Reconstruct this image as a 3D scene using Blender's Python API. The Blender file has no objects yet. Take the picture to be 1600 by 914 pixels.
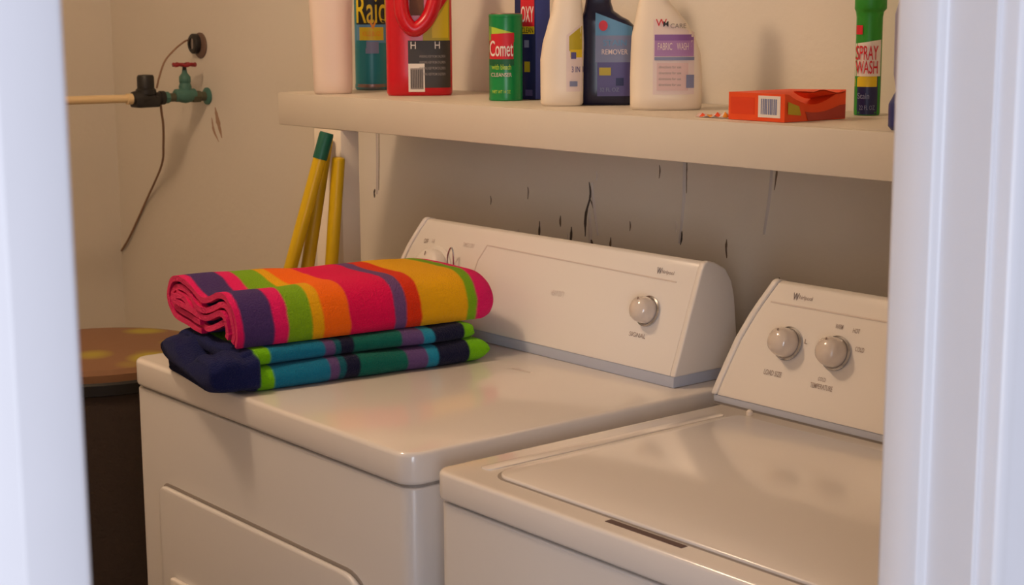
import bpy, bmesh, math, random
from mathutils import Vector, Matrix, noise
random.seed(7)
sc = bpy.context.scene
COL = sc.collection
PI = math.pi

# ------------------------------------------------------------------ camera
cd = bpy.data.cameras.new('camera'); cam = bpy.data.objects.new('camera', cd); COL.objects.link(cam)
cd.sensor_width = 36.0; cd.sensor_fit = 'HORIZONTAL'; cd.lens = 2484.4/1600*36.0
cd.clip_start = 0.02
YAW, PITCH, ROLL = 0.8850, 0.1723, -0.0047
fw = Vector((-math.sin(YAW)*math.cos(PITCH), math.cos(YAW)*math.cos(PITCH), -math.sin(PITCH)))
r0 = Vector((math.cos(YAW), math.sin(YAW), 0)); u0 = r0.cross(fw)
rr = r0*math.cos(ROLL)+u0*math.sin(ROLL); uu = -r0*math.sin(ROLL)+u0*math.cos(ROLL)
M = Matrix((rr, uu, -fw)).transposed().to_4x4(); M.translation = Vector((1.8728, -1.0679, 1.4321))
cam.matrix_world = M
cd.dof.use_dof = True; cd.dof.focus_distance = 2.15; cd.dof.aperture_fstop = 16
sc.camera = cam

# ------------------------------------------------------------------ light
w = bpy.data.worlds.new('world'); sc.world = w; w.use_nodes = True
bg = w.node_tree.nodes['Background']
bg.inputs[0].default_value = (0.76, 0.80, 1.0, 1); bg.inputs[1].default_value = 0.63

def light(name, kind, loc, power, color, **kw):
    l = bpy.data.lights.new(name, kind); l.energy = power; l.color = color
    for k, v in kw.items(): setattr(l, k, v)
    o = bpy.data.objects.new(name, l); o.location = loc; COL.objects.link(o)
    return o
light('ceiling_lamp', 'POINT', (-0.32, -0.45, 2.32), 25.5, (1.0, 0.71, 0.47), shadow_soft_size=0.09)
win = light('window_daylight', 'AREA', (3.7, -2.6, 1.3), 48, (0.85, 0.90, 1.0), shape='RECTANGLE', size=1.4, size_y=1.5)
win.rotation_euler = (Vector((1.3, -0.5, 1.2))-win.location).to_track_quat('-Z', 'Y').to_euler()

sc.view_settings.view_transform = 'Standard'; sc.view_settings.look = 'None'
sc.view_settings.gamma = 1.0; sc.view_settings.exposure = 0.0; sc.view_settings.use_curve_mapping = False

# ------------------------------------------------------------------ materials
def srgb(c):
    return tuple(((v/255)/12.92 if v/255 <= .04045 else ((v/255+.055)/1.055)**2.4) for v in c)
def mat(name, rgb, rough=.5, spec=.5, coat=0, noise_amt=0, noise_scale=8, bump=0, bump_scale=60, metal=0, detail=4):
    m = bpy.data.materials.new(name); m.use_nodes = True
    nt = m.node_tree; b = nt.nodes['Principled BSDF']
    c = srgb(rgb)
    b.inputs['Base Color'].default_value = (*c, 1); b.inputs['Roughness'].default_value = rough
    b.inputs['Specular IOR Level'].default_value = spec; b.inputs['Coat Weight'].default_value = coat
    b.inputs['Coat Roughness'].default_value = .08; b.inputs['Metallic'].default_value = metal
    if noise_amt or bump:
        tc = nt.nodes.new('ShaderNodeTexCoord')
    if noise_amt:
        n = nt.nodes.new('ShaderNodeTexNoise'); n.inputs['Scale'].default_value = noise_scale; n.inputs['Detail'].default_value = detail
        nt.links.new(tc.outputs['Object'], n.inputs['Vector'])
        mx = nt.nodes.new('ShaderNodeMix'); mx.data_type = 'RGBA'
        nt.links.new(n.outputs['Fac'], mx.inputs[0])
        mx.inputs[6].default_value = (*[v*(1-noise_amt) for v in c], 1)
        mx.inputs[7].default_value = (*[min(1, v*(1+noise_amt)) for v in c], 1)
        nt.links.new(mx.outputs[2], b.inputs['Base Color'])
    if bump:
        n2 = nt.nodes.new('ShaderNodeTexNoise'); n2.inputs['Scale'].default_value = bump_scale; n2.inputs['Detail'].default_value = 5
        nt.links.new(tc.outputs['Object'], n2.inputs['Vector'])
        bp = nt.nodes.new('ShaderNodeBump'); bp.inputs['Strength'].default_value = bump; bp.inputs['Distance'].default_value = .004
        nt.links.new(n2.outputs['Fac'], bp.inputs['Height']); nt.links.new(bp.outputs['Normal'], b.inputs['Normal'])
    return m
def stripes(name, stops, rough=.95):
    """terry cloth whose woven bands run across local Y; stops = [(y, rgb)...] each band starting at y"""
    m = mat(name, (200, 200, 200), rough, spec=.15, bump=.9, bump_scale=420)
    nt = m.node_tree; b = nt.nodes['Principled BSDF']
    b.inputs['Sheen Weight'].default_value = .06; b.inputs['Sheen Roughness'].default_value = .5
    tc = nt.nodes.new('ShaderNodeTexCoord'); sx = nt.nodes.new('ShaderNodeSeparateXYZ')
    wob = nt.nodes.new('ShaderNodeTexNoise'); wob.inputs['Scale'].default_value = 30
    nt.links.new(tc.outputs['Object'], wob.inputs['Vector'])
    ma = nt.nodes.new('ShaderNodeMath'); ma.operation = 'MULTIPLY_ADD'; ma.inputs[1].default_value = .006
    nt.links.new(tc.outputs['Object'], sx.inputs[0]); nt.links.new(wob.outputs['Fac'], ma.inputs[0]); nt.links.new(sx.outputs['Y'], ma.inputs[2])
    mr = nt.nodes.new('ShaderNodeMapRange'); mr.inputs['From Min'].default_value = -.03+.003; mr.inputs['From Max'].default_value = .47+.003
    nt.links.new(ma.outputs[0], mr.inputs['Value'])
    cr = nt.nodes.new('ShaderNodeValToRGB'); cr.color_ramp.interpolation = 'LINEAR'
    els = cr.color_ramp.elements
    while len(els) > 1: els.remove(els[-1])
    first = True
    pts = []
    for i, (y, c) in enumerate(stops):
        f = (y+.03)/.5
        if i: pts.append((f-.003, stops[i-1][1])); pts.append((f+.003, c))
        else: pts.append((0, c))
    for i, (f, c) in enumerate(pts[:32]):
        e = els[0] if i == 0 else els.new(min(1, max(0, f)))
        e.position = min(1, max(0, f)); e.color = (*srgb(c), 1)
    nt.links.new(mr.outputs[0], cr.inputs[0]); nt.links.new(cr.outputs[0], b.inputs['Base Color'])
    return m

WALL = mat('painted_wall', (230, 222, 209), .75, .3, noise_amt=.04, noise_scale=2.5, bump=.35, bump_scale=35)
CEIL = mat('painted_ceiling', (228, 224, 216), .8, .3, bump=.2)
FLOOR = mat('floor_vinyl', (120, 108, 95), .5, noise_amt=.15)
TRIM = mat('white_gloss_trim', (236, 234, 236), .35, .5, noise_amt=.015, noise_scale=30, bump=.12, bump_scale=25)
SHELF = mat('painted_shelf', (216, 206, 191), .45, .4, noise_amt=.03, noise_scale=12, bump=.1)
POST = mat('painted_stud', (238, 226, 208), .6, .3, noise_amt=.04, noise_scale=20)
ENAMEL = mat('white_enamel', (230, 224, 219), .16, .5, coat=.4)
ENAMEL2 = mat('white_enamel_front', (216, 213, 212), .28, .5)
PLASTIC = mat('white_console_plastic', (232, 226, 220), .3, .4)
SEAM = mat('seam_shadow_grey', (150, 142, 136), .6)  # flat grey standing in for the shade inside seams and gaps
LIPSHADE = mat('blue_grey_lip_shade', (184, 190, 206), .35)
KNOB = mat('grey_white_knob', (214, 202, 192), .12, .6, coat=.6)
CHROME = mat('knob_bezel_chrome', (190, 190, 195), .18, metal=1)
INK = mat('grey_print', (158, 140, 130), .6)
INKD = mat('dark_print', (110, 94, 92), .6)
LINE = mat('embossed_line', (214, 202, 194), .4)
DARK = mat('slot_shade_dark', (92, 72, 70), .6)
YELLOW = mat('yellow_handle', (214, 176, 10), .35, .4)
YELLOW2 = mat('olive_yellow_handle', (196, 160, 8), .4, .4)
GREENTIP = mat('green_plastic', (6, 92, 72), .4)
PVC = mat('cream_pvc', (236, 208, 160), .4)
BLACK = mat('black_plastic', (34, 32, 32), .45)
BRONZE = mat('aged_bronze_fitting', (84, 84, 66), .5, noise_amt=.25, noise_scale=60)
TEAL = mat('green_patina_valve', (74, 120, 108), .55, noise_amt=.2, noise_scale=60)
REDM = mat('red_wheel', (150, 28, 40), .45)
WIRE = mat('brown_wire', (150, 115, 90), .5)
CHIP = mat('bare_patch', (120, 100, 82), .9)
BARE = mat('bare_plaster', (178, 146, 122), .9)
CHIPD = mat('dark_crack', (84, 72, 66), .9)
CHIPL = mat('paint_edge', (216, 205, 196), .7)
WHITEHD = mat('white_bottle_plastic', (240, 226, 206), .38, .4)
JUGW = mat('jug_plastic', (238, 218, 204), .4, .4)
RED = mat('red_plastic', (206, 14, 34), .28, .5)
NAVY = mat('navy_plastic', (22, 24, 54), .25, .5)
BLUEB = mat('blue_box_card', (24, 32, 84), .5)
BLUEB2 = mat('bright_blue_card', (44, 66, 156), .45)
GREEN = mat('green_can_print', (12, 138, 70), .3, .5)
SPGREEN = mat('green_cap', (40, 150, 40), .4)
SPNAVY = mat('navy_can_print', (26, 34, 86), .35)
ORANGE = mat('orange_card', (238, 78, 20), .55)
ORANGED = mat('dark_orange_card', (176, 60, 44), .6)
TEALP = mat('teal_can_print', (20, 130, 142), .35)
STEEL = mat('can_rim_steel', (150, 120, 110), .35, metal=.6)
LAV = mat('lavender_translucent', (150, 148, 176), .3)
RBLUE = mat('dark_blue_bottle', (40, 52, 120), .3)
P_WHITE = mat('print_white', (236, 226, 216), .5)
P_RED = mat('print_red', (208, 24, 44), .5)
P_YEL = mat('print_yellow', (228, 196, 28), .5)
P_OLIVE = mat('print_olive_yellow', (190, 168, 30), .5)
P_BLACK = mat('print_black', (26, 24, 24), .5)
P_DGREY = mat('print_charcoal', (58, 50, 44), .5)
P_GREY = mat('print_grey', (150, 138, 130), .5)
P_ORANGE = mat('print_orange', (240, 150, 24), .5)
P_LBLUE = mat('print_light_blue', (96, 150, 190), .5)
P_BGREY = mat('print_blue_grey', (128, 134, 166), .5)
P_VIOLET = mat('print_violet', (88, 82, 138), .5)
P_PURPLE = mat('print_purple', (172, 126, 178), .5)
P_DPURPLE = mat('print_deep_purple', (140, 92, 160), .5)
P_PINK = mat('print_pale_pink', (222, 190, 184), .5)
P_LPINK = mat('print_label_ground', (232, 212, 204), .5)
P_LIME = mat('print_lime', (178, 206, 60), .5)
P_DGREEN = mat('print_dark_green', (10, 92, 52), .5)
HAMPER = mat('dark_woven_fabric', (62, 50, 44), .85, noise_amt=.12, noise_scale=90, bump=.5, bump_scale=200)
HRIM = mat('black_rim', (22, 20, 20), .5)
def mottled():
    m = mat('floral_lid', (140, 104, 72), .8, bump=.2)
    nt = m.node_tree; b = nt.nodes['Principled BSDF']; tc = nt.nodes.new('ShaderNodeTexCoord')
    v = nt.nodes.new('ShaderNodeTexVoronoi'); v.inputs['Scale'].default_value = 7
    nt.links.new(tc.outputs['Object'], v.inputs['Vector'])
    cr = nt.nodes.new('ShaderNodeValToRGB'); e = cr.color_ramp.elements
    e[0].position = .26; e[0].color = (*srgb((168, 150, 56)), 1); e[1].position = .4; e[1].color = (*srgb((136, 98, 70)), 1)
    nt.links.new(v.outputs['Distance'], cr.inputs[0]); nt.links.new(cr.outputs[0], b.inputs['Base Color'])
    return m
HLID = mottled()

# ------------------------------------------------------------------ helpers
def obj(name, me, m=None, parent=None, smooth=True, angle=40):
    if isinstance(me, bmesh.types.BMesh):
        bm = me; me = bpy.data.meshes.new(name); bmesh.ops.recalc_face_normals(bm, faces=bm.faces[:]); bm.to_mesh(me); bm.free()
    if m is not None and len(me.materials) == 0: me.materials.append(m)
    o = bpy.data.objects.new(name, me); COL.objects.link(o)
    if parent is not None: o.parent = parent
    if smooth:
        me.polygons.foreach_set('use_smooth', [True]*len(me.polygons))
        try: me.set_sharp_from_angle(angle=math.radians(angle))
        except Exception: pass
    return o
def tag(o, label=None, cat=None, group=None, kind=None):
    if label: o['label'] = label
    if cat: o['category'] = cat
    if group: o['group'] = group
    if kind: o['kind'] = kind
    return o
def thing(name, label, cat, loc=(0, 0, 0), rotz=0, group=None):
    o = bpy.data.objects.new(name, None); COL.objects.link(o); o.empty_display_size = .05
    o.location = loc; o.rotation_euler = (0, 0, rotz)
    return tag(o, label, cat, group)
def add_box(bm, lo, hi, bev=0, seg=2):
    r = bmesh.ops.create_cube(bm, size=1)
    vs = r['verts']
    for v in vs: v.co = Vector([lo[i]+(v.co[i]+.5)*(hi[i]-lo[i]) for i in range(3)])
    if bev:
        es = list({e for v in vs for e in v.link_edges})
        bmesh.ops.bevel(bm, geom=es, offset=bev, segments=seg, profile=.5, affect='EDGES')
def box(name, lo, hi, m, parent=None, bev=0, seg=2):
    bm = bmesh.new(); add_box(bm, lo, hi, bev, seg)
    return obj(name, bm, m, parent)
def add_prism(bm, pts, f, d0, d1):
    """extrude a 2-D outline between depths d0, d1; f(a, b, d) -> xyz"""
    A = [bm.verts.new(f(a, b, d0)) for a, b in pts]; B = [bm.verts.new(f(a, b, d1)) for a, b in pts]
    n = len(pts)
    for i in range(n): bm.faces.new((A[i], A[(i+1) % n], B[(i+1) % n], B[i]))
    bm.faces.new(A[::-1]); bm.faces.new(B)
def prism(name, pts, f, d0, d1, m, parent=None, bev=0, seg=2, ang=30):
    bm = bmesh.new(); add_prism(bm, pts, f, d0, d1)
    if bev:
        bmesh.ops.recalc_face_normals(bm, faces=bm.faces[:])
        es = [e for e in bm.edges if len(e.link_faces) == 2 and e.calc_face_angle() > math.radians(ang)]
        bmesh.ops.bevel(bm, geom=es, offset=bev, segments=seg, profile=.5, affect='EDGES')
    return obj(name, bm, m, parent)
def rrect(x0, z0, x1, z1, rs, n=6):
    """rounded rectangle; rs = radii at (x0z0, x1z0, x1z1, x0z1)"""
    out = []
    for (cx, cz, r, a0) in ((x0+rs[0], z0+rs[0], rs[0], PI), (x1-rs[1], z0+rs[1], rs[1], 1.5*PI), (x1-rs[2], z1-rs[2], rs[2], 0), (x0+rs[3], z1-rs[3], rs[3], .5*PI)):
        for i in range(n+1):
            a = a0+i*PI/2/n; out.append((cx+r*math.cos(a), cz+r*math.sin(a)))
    return out
def add_lathe(bm, prof, n=32, mtx=None, cap=True):
    rings = []
    for r, z in prof:
        ring = []
        for i in range(n):
            a = 2*PI*i/n; v = Vector((r*math.cos(a), r*math.sin(a), z))
            ring.append(bm.verts.new(mtx @ v if mtx else v))
        rings.append(ring)
    for a, b in zip(rings, rings[1:]):
        for i in range(n): bm.faces.new((a[i], a[(i+1) % n], b[(i+1) % n], b[i]))
    if cap: bm.faces.new(rings[0][::-1]); bm.faces.new(rings[-1])
def lathe(name, prof, m, parent=None, mtx=None, n=32, angle=35):
    bm = bmesh.new(); add_lathe(bm, prof, n, mtx); return obj(name, bm, m, parent, angle=angle)
def catmull(pts, k=6):
    P = [Vector(p) for p in pts]; out = []
    for i in range(len(P)-1):
        a = P[i-1] if i else P[0]*2-P[1]; b = P[i]; c = P[i+1]; d = P[i+2] if i+2 < len(P) else P[-1]*2-P[-2]
        for j in range(k):
            t = j/k
            out.append(.5*((2*b)+(c-a)*t+(2*a-5*b+4*c-d)*t*t+(3*b-a-3*c+d)*t**3))
    out.append(P[-1]); return out
def add_tube(bm, pts, r, n=12):
    pts = [Vector(p) for p in pts]; rad = r if isinstance(r, (list, tuple)) else [r]*len(pts)
    rings = []; up = None
    for i, p in enumerate(pts):
        t = (pts[min(i+1, len(pts)-1)]-pts[max(i-1, 0)]).normalized()
        if up is None:
            up = Vector((0, 0, 1)) if abs(t.z) < .9 else Vector((1, 0, 0))
        s = t.cross(up).normalized(); up = s.cross(t).normalized()
        rings.append([bm.verts.new(p+rad[i]*(math.cos(2*PI*j/n)*s+math.sin(2*PI*j/n)*up)) for j in range(n)])
    for a, b in zip(rings, rings[1:]):
        for i in range(n): bm.faces.new((a[i], a[(i+1) % n], b[(i+1) % n], b[i]))
    bm.faces.new(rings[0][::-1]); bm.faces.new(rings[-1])
def tube(name, pts, r, m, parent=None, n=12):
    bm = bmesh.new(); add_tube(bm, pts, r, n); return obj(name, bm, m, parent)
def text_mesh(body, height, width=None, fine=1):
    cu = bpy.data.curves.new('t', 'FONT'); cu.body = body; cu.size = 1; cu.resolution_u = 4
    cu.align_x = 'CENTER'; cu.align_y = 'CENTER'; cu.offset = .006
    o = bpy.data.objects.new('t', cu); COL.objects.link(o)
    me = bpy.data.meshes.new_from_object(o); bpy.data.objects.remove(o); bpy.data.curves.remove(cu)
    xs = [v.co.x for v in me.vertices]; ys = [v.co.y for v in me.vertices]
    cx = (max(xs)+min(xs))/2; cy = (max(ys)+min(ys))/2; sy = height/(max(ys)-min(ys)); sx = (width/(max(xs)-min(xs))) if width else sy
    for v in me.vertices: v.co.x = (v.co.x-cx)*sx; v.co.y = (v.co.y-cy)*sy
    return me
def lettering(body, height, width, m, parent, f, name='lettering', rot=0):
    """f(x, z) -> local xyz on the carrying surface"""
    me = text_mesh(body, height, width)
    c, s = math.cos(rot), math.sin(rot)
    for v in me.vertices:
        x, y = v.co.x*c-v.co.y*s, v.co.x*s+v.co.y*c
        v.co = Vector(f(x, y))
    return obj(name, me, m, parent, smooth=False)

class Loft:
    """bottle body: rows of (z, half_width, half_depth, x_offset), superellipse sections, front faces local -Y"""
    def __init__(s, rows, n=2.6): s.rows = rows; s.n = n
    def at(s, z):
        R = s.rows
        if z <= R[0][0]: return R[0][1:]
        for a, b in zip(R, R[1:]):
            if z <= b[0]:
                t = (z-a[0])/(b[0]-a[0]+1e-9); t = t*t*(3-2*t)*.35+t*.65
                return tuple(a[i]+(b[i]-a[i])*t for i in (1, 2, 3))
        return R[-1][1:]
    def front(s, x, z, off=.0006):
        a, b, c = s.at(z); q = min(.985, abs((x-c)/a))
        return Vector((x, -b*(1-q**s.n)**(1/s.n)-off, z))
    def build(s, name, m, parent, seg=40, steps=3):
        bm = bmesh.new(); zs = []
        for a, b in zip(s.rows, s.rows[1:]):
            for i in range(steps): zs.append(a[0]+(b[0]-a[0])*i/steps)
        zs.append(s.rows[-1][0]); rings = []
        for z in zs:
            a, b, c = s.at(z); ring = []
            for i in range(seg):
                t = 2*PI*i/seg; ct, st = math.cos(t), math.sin(t)
                ring.append(bm.verts.new((c+a*math.copysign(abs(ct)**(2/s.n), ct), b*math.copysign(abs(st)**(2/s.n), st), z)))
            rings.append(ring)
        for p, q in zip(rings, rings[1:]):
            for i in range(seg): bm.faces.new((p[i], p[(i+1) % seg], q[(i+1) % seg], q[i]))
        bm.faces.new(rings[0][::-1]); bm.faces.new(rings[-1])
        return obj(name, bm, m, parent, angle=50)
    def patch(s, name, parent, areas, off=.0005):
        """areas: (x0, x1, z0, z1, material) or with skewed top (x0,x1,z0,z1,mat,z1right)"""
        bm = bmesh.new(); mats = []
        for k, ar in enumerate(areas):
            x0, x1, z0, z1, m = ar[:5]; zr = ar[5] if len(ar) > 5 else z1
            if m not in mats: mats.append(m)
            nx = max(4, int(abs(x1-x0)/.004)); nz = max(2, int(abs(z1-z0)/.006))
            g = []
            for i in range(nx+1):
                u = i/nx; x = x0+(x1-x0)*u; top = z1+(zr-z1)*u
                g.append([bm.verts.new(s.front(x, z0+(top-z0)*j/nz, off*(1+.5*k))) for j in range(nz+1)])
            for i in range(nx):
                for j in range(nz):
                    fc = bm.faces.new((g[i][j], g[i+1][j], g[i+1][j+1], g[i][j+1])); fc.material_index = mats.index(m)
        me = bpy.data.meshes.new(name); bm.normal_update(); bm.to_mesh(me); bm.free()
        for m in mats: me.materials.append(m)
        return obj(name, me, None, parent)
    def text(s, body, x, z, h, w_, m, parent, off=.0016, rot=0):
        return lettering(body, h, w_, m, parent, lambda a, b: s.front(x+a, z+b, off), rot=rot)

def struct(name, label, lo, hi, m, bev=0):
    o = box(name, lo, hi, m, None, bev); return tag(o, label, kind='structure')

# ------------------------------------------------------------------ the room
YB = .76
struct('floor', 'laundry room floor', (-2.1, -1.6, -.05), (5.5, .90, 0), FLOOR)
struct('ceiling', 'white laundry room ceiling', (-2.1, -1.6, 2.44), (1.33, .90, 2.50), CEIL)
wb = struct('wall_back', 'cream painted back wall with scuffs behind the machines', (-2.1, YB, 0), (1.33, YB+.12, 2.44), WALL)
struct('wall_left', 'cream painted left wall beyond the pipe', (-2.1, -1.6, 0), (-1.98, YB, 2.44), WALL)
struct('wall_front', 'wall opposite the back wall, out of view', (-1.98, -1.6, 0), (1.25, -1.50, 2.44), WALL)
JR, JL = -.248, -.828        # clear opening of the doorway
bm = bmesh.new()
add_box(bm, (1.25, JR+.02, 0), (1.318, YB, 2.44)); add_box(bm, (1.25, -1.6, 0), (1.318, JL-.02, 2.44)); add_box(bm, (1.25, JL-.02, 2.05), (1.318, JR+.02, 2.44))
tag(obj('wall_right', bm, WALL, smooth=False), 'wall with the doorway the view looks through', kind='structure')
# right jamb with its stop, left jamb, head jamb
t = prism('trim_1', [(1.25, JR+.02), (1.25, JR), (1.2535, JR-.0015), (1.281, JR-.0015), (1.283, JR+.002), (1.283, JR+.006), (1.318, JR+.006), (1.318, JR+.02)], lambda a, b, d: (a, b, d), 0, 2.05, TRIM, None, .0008, 1)
tag(t, 'white right door jamb with its stop', kind='structure')
t = prism('trim_2', [(1.316, JR+.010), (1.329, JR+.0105), (1.3315, JR+.013), (1.3335, JR+.022), (1.334, JR+.045), (1.338, JR+.060), (1.338, JR+.085), (1.318, JR+.085), (1.316, JR+.02)], lambda a, b, d: (a, b, d), 0, 2.10, TRIM, None, .0006, 1)
tag(t, 'white casing on the right side of the doorway', kind='structure')
t = prism('trim_3', [(1.25, JL), (1.318, JL), (1.318, JL-.02), (1.25, JL-.02)], lambda a, b, d: (a, b, d), 0, 2.05, TRIM, None, .001, 1)
tag(t, 'white left door jamb', kind='structure')
t = prism('trim_4', [(1.316, JL+.001), (1.326, JL+.001), (1.3285, JL-.0015), (1.332, JL-.0265), (1.331, JL-.0275), (1.323, JL-.036), (1.3215, JL-.05), (1.3215, JL-.085), (1.316, JL-.085)], lambda a, b, d: (a, b, d), 0, 2.10, TRIM, None, .0006, 1)
tag(t, 'white casing on the left side of the doorway', kind='structure')
struct('trim_5', 'head casing over the doorway', (1.318, JL-.08, 2.04), (1.336, JR+.08, 2.12), TRIM, .002)

# scuffs, drips and cracks in the paint of the back wall: parts of the wall
def chip(pts, wd, m, name, proud=.0012):
    P = catmull([(x, 0, z) for x, z in pts], 5); bm = bmesh.new(); n = len(P); A = []; Bv = []; Cc = []
    for i, p in enumerate(P):
        k = wd*(.25+.75*math.sin(PI*min(1, max(0, i/(n-1)))))*(1+.5*noise.noise(Vector((p.x*150, 3, p.z*150))))
        A.append(bm.verts.new((p.x-k, YB+.0002, p.z))); Bv.append(bm.verts.new((p.x, YB-proud, p.z))); Cc.append(bm.verts.new((p.x+k, YB+.0002, p.z)))
    for i in range(n-1):
        bm.faces.new((A[i], Bv[i], Bv[i+1], A[i+1])); bm.faces.new((Bv[i], Cc[i], Cc[i+1], Bv[i+1]))
    return obj(name, bm, m, wb)
chip([(-.150, 1.150), (-.147, 1.13), (-.153, 1.105)], .003, CHIPD, 'crack')
chip([(-.150, 1.120), (-.159, 1.09), (-.160, 1.055)], .004, CHIPD, 'crack')
chip([(-.148, 1.122), (-.137, 1.102), (-.133, 1.080)], .003, CHIPD, 'crack')
chip([(-.143, 1.15), (-.138, 1.11), (-.127, 1.06)], .004, CHIPL, 'paint_ridge', .002)
chip([(-.150, 1.10), (-.147, 1.06), (-.146, 1.02)], .005, CHIPL, 'paint_ridge', .002)
chip([(-.282, 1.07), (-.283, 1.05), (-.284, 1.03)], .003, CHIPD, 'crack')
chip([(-.196, 1.068), (-.197, 1.05), (-.20, 1.03)], .004, CHIPD, 'crack')
chip([(-.146, 1.055), (-.143, 1.04), (-.14, 1.02)], .005, CHIPD, 'crack')
chip([(-.225, 1.085), (-.226, 1.075), (-.225, 1.065)], .003, CHIP, 'crack')
chip([(-.095, 1.06), (-.096, 1.045), (-.094, 1.03)], .003, CHIP, 'crack')
chip([(-.787, 1.235), (-.788, 1.15), (-.791, 1.076)], .0025, CHIPL, 'paint_drip', .004)
chip([(-.781, 1.235), (-.783, 1.15), (-.786, 1.085)], .0016, CHIP, 'crack')
chip([(-.800, 1.086), (-.803, 1.078), (-.802, 1.068)], .004, CHIPD, 'crack')
chip([(.078, 1.235), (.077, 1.14), (.070, 1.068)], .0032, CHIPL, 'paint_drip', .004)
chip([(.083, 1.225), (.0825, 1.18), (.083, 1.15)], .0013, CHIP, 'crack')
chip([(.072, 1.095), (.073, 1.078), (.071, 1.065)], .0028, CHIPD, 'crack')
chip([(.264, 1.235), (.260, 1.17), (.250, 1.10)], .003, CHIPL, 'paint_drip', .004)
chip([(.274, 1.235), (.272, 1.20), (.268, 1.17)], .0022, CHIP, 'crack')
chip([(.172, 1.085), (.171, 1.07), (.173, 1.055)], .0028, CHIP, 'crack')
for k in range(10):
    x = -.45+random.random()*.75; z = 1.03+random.random()*.17
    chip([(x, z), (x+.001, z-.008), (x, z-.016-random.random()*.01)], .0012+random.random()*.0012, CHIP if k % 3 else CHIPL, 'crack')
chip([(-1.452, 1.225), (-1.440, 1.19), (-1.425, 1.155)], .010, BARE, 'bare_patch')
chip([(-1.470, 1.20), (-1.462, 1.17), (-1.440, 1.145)], .006, BARE, 'bare_patch')

# ------------------------------------------------------------------ shelf
sh = thing('wall_shelf', 'long cream painted wall shelf with deep front board above the two machines', 'shelf', (-.687, .47, 1.236))
def L(p, o=(-.687, .47, 1.236)): return tuple(p[i]-o[i] for i in range(3))
box('shelf_board', L((-.687, .4885, 1.274)), L((1.249, YB-.001, 1.295)), SHELF, sh, .001)
box('front_board', L((-.687, .470, 1.236)), L((1.249, .488, 1.2945)), SHELF, sh, .0022)
o = box('post', L((-.566, .470, .001)), L((-.479, .508, 1.2355)), POST, sh, .002)
o['label'] = 'cream upright stud holding the left end of the shelf'

# ------------------------------------------------------------------ water pipe with valve on the back wall
pt = thing('water_pipe', 'cream pipe with bronze valve and black solenoid sticking out of the back wall', 'pipe', (-1.484, YB, 1.25))
RX = Matrix.Rotation(PI/2, 4, 'X')     # lathe axis along -Y
def ylathe(name, prof, m, parent, y, x=0, z=0, n=20):
    return lathe(name, [(r, h) for r, h in prof], m, parent, Matrix.Translation((x, y, z)) @ RX, n)
ylathe('wall_nipple', [(.011, 0), (.011, .058)], BRONZE, pt, 0)
ylathe('wall_flange', [(.020, 0), (.020, .004), (.013, .008)], TEAL, pt, -.0005)
ylathe('hex_coupling', [(.011, 0), (.015, .003), (.015, .022), (.011, .025)], BRONZE, pt, -.020, n=6)
vb = bmesh.new()
add_lathe(vb, [(.012, 0), (.015, .003), (.015, .010), (.017, .016), (.019, .026), (.017, .036), (.015, .042), (.015, .05), (.012, .053)], 20, Matrix.Translation((0, -.033, .004)) @ RX)
add_lathe(vb, [(.014, 0), (.015, .012), (.012, .020), (.0135, .022), (.0135, .034), (.009, .040), (.006, .044), (.0055, .050)], 20, Matrix.Translation((0, -.0585, .012)))
obj('valve_body', vb, TEAL, pt)
lathe('valve_stem', [(.0052, 0), (.0042, .020)], BLACK, pt, Matrix.Translation((0, -.0585, .058)), 12)
hw = bmesh.new()
add_lathe(hw, [(.006, -.003), (.007, .003)], 12, Matrix.Translation((0, -.0585, 0.074)))
ring = [(.025*math.cos(2*PI*i/28), -.0585+.025*math.sin(2*PI*i/28), .074+.0022*math.sin(6*2*PI*i/28)) for i in range(29)]
add_tube(hw, ring, .0036, 8)
for k in range(4):
    a = k*PI/2+.4; add_tube(hw, [(0, -.0585, 0.074), (.025*math.cos(a), -.0585+.025*math.sin(a), 0.074)], .003, 6)
obj('hand_wheel', hw, REDM, pt)
ylathe('nipple', [(.010, 0), (.010, .03)], BRONZE, pt, -.085)
ylathe('union', [(.010, 0), (.0135, .002), (.0135, .012), (.010, .014)], TEAL, pt, -.100, n=8)
sb = bmesh.new()
add_lathe(sb, [(.012, 0), (.016, .002), (.016, .012), (.0135, .014), (.0135, .030), (.020, .034), (.0215, .060), (.019, .068), (.016, .080), (.012, .082)], 20, Matrix.Translation((0, -.112, 0)) @ RX)
add_lathe(sb, [(.020, 0), (.0235, .004), (.0235, .014), (.0195, .017), (.0195, .042), (.017, .047), (.006, .048)], 20, Matrix.Translation((0, -.158, .006)))
add_box(sb, (-.020, -.190, -.020), (.020, -.132, .004), .004)
obj('solenoid', sb, BLACK, pt)
tb = bmesh.new()
add_tube(tb, catmull([(0, -.192, .001), (0, -.35, .002), (0, -.62, .002), (0, -.66, 0), (0, -.68, -.03), (0, -.68, -.08), (0, -.68, -1.249)], 6), .0095, 14)
obj('supply_pipe', tb, PVC, pt)
ylathe('pipe_collar', [(.010, 0), (.0125, .001), (.0125, .016), (.010, .017)], PVC, pt, -.190)
wr = thing('valve_wire', 'thin brown wire looping from the round plug past the solenoid and down the wall', 'wire', (-1.52, YB, 1.37))
def W_(p): return (p[0]+1.52, p[1]-YB, p[2]-1.37)
tube('upper_wire', [W_(p) for p in catmull([(-1.536, .744, 1.378), (-1.512, .722, 1.378), (-1.484, .682, 1.362), (-1.484, .653, 1.334), (-1.484, .637, 1.298), (-1.484, .629, 1.272)], 6)], .0022, WIRE, wr, 8)
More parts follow.
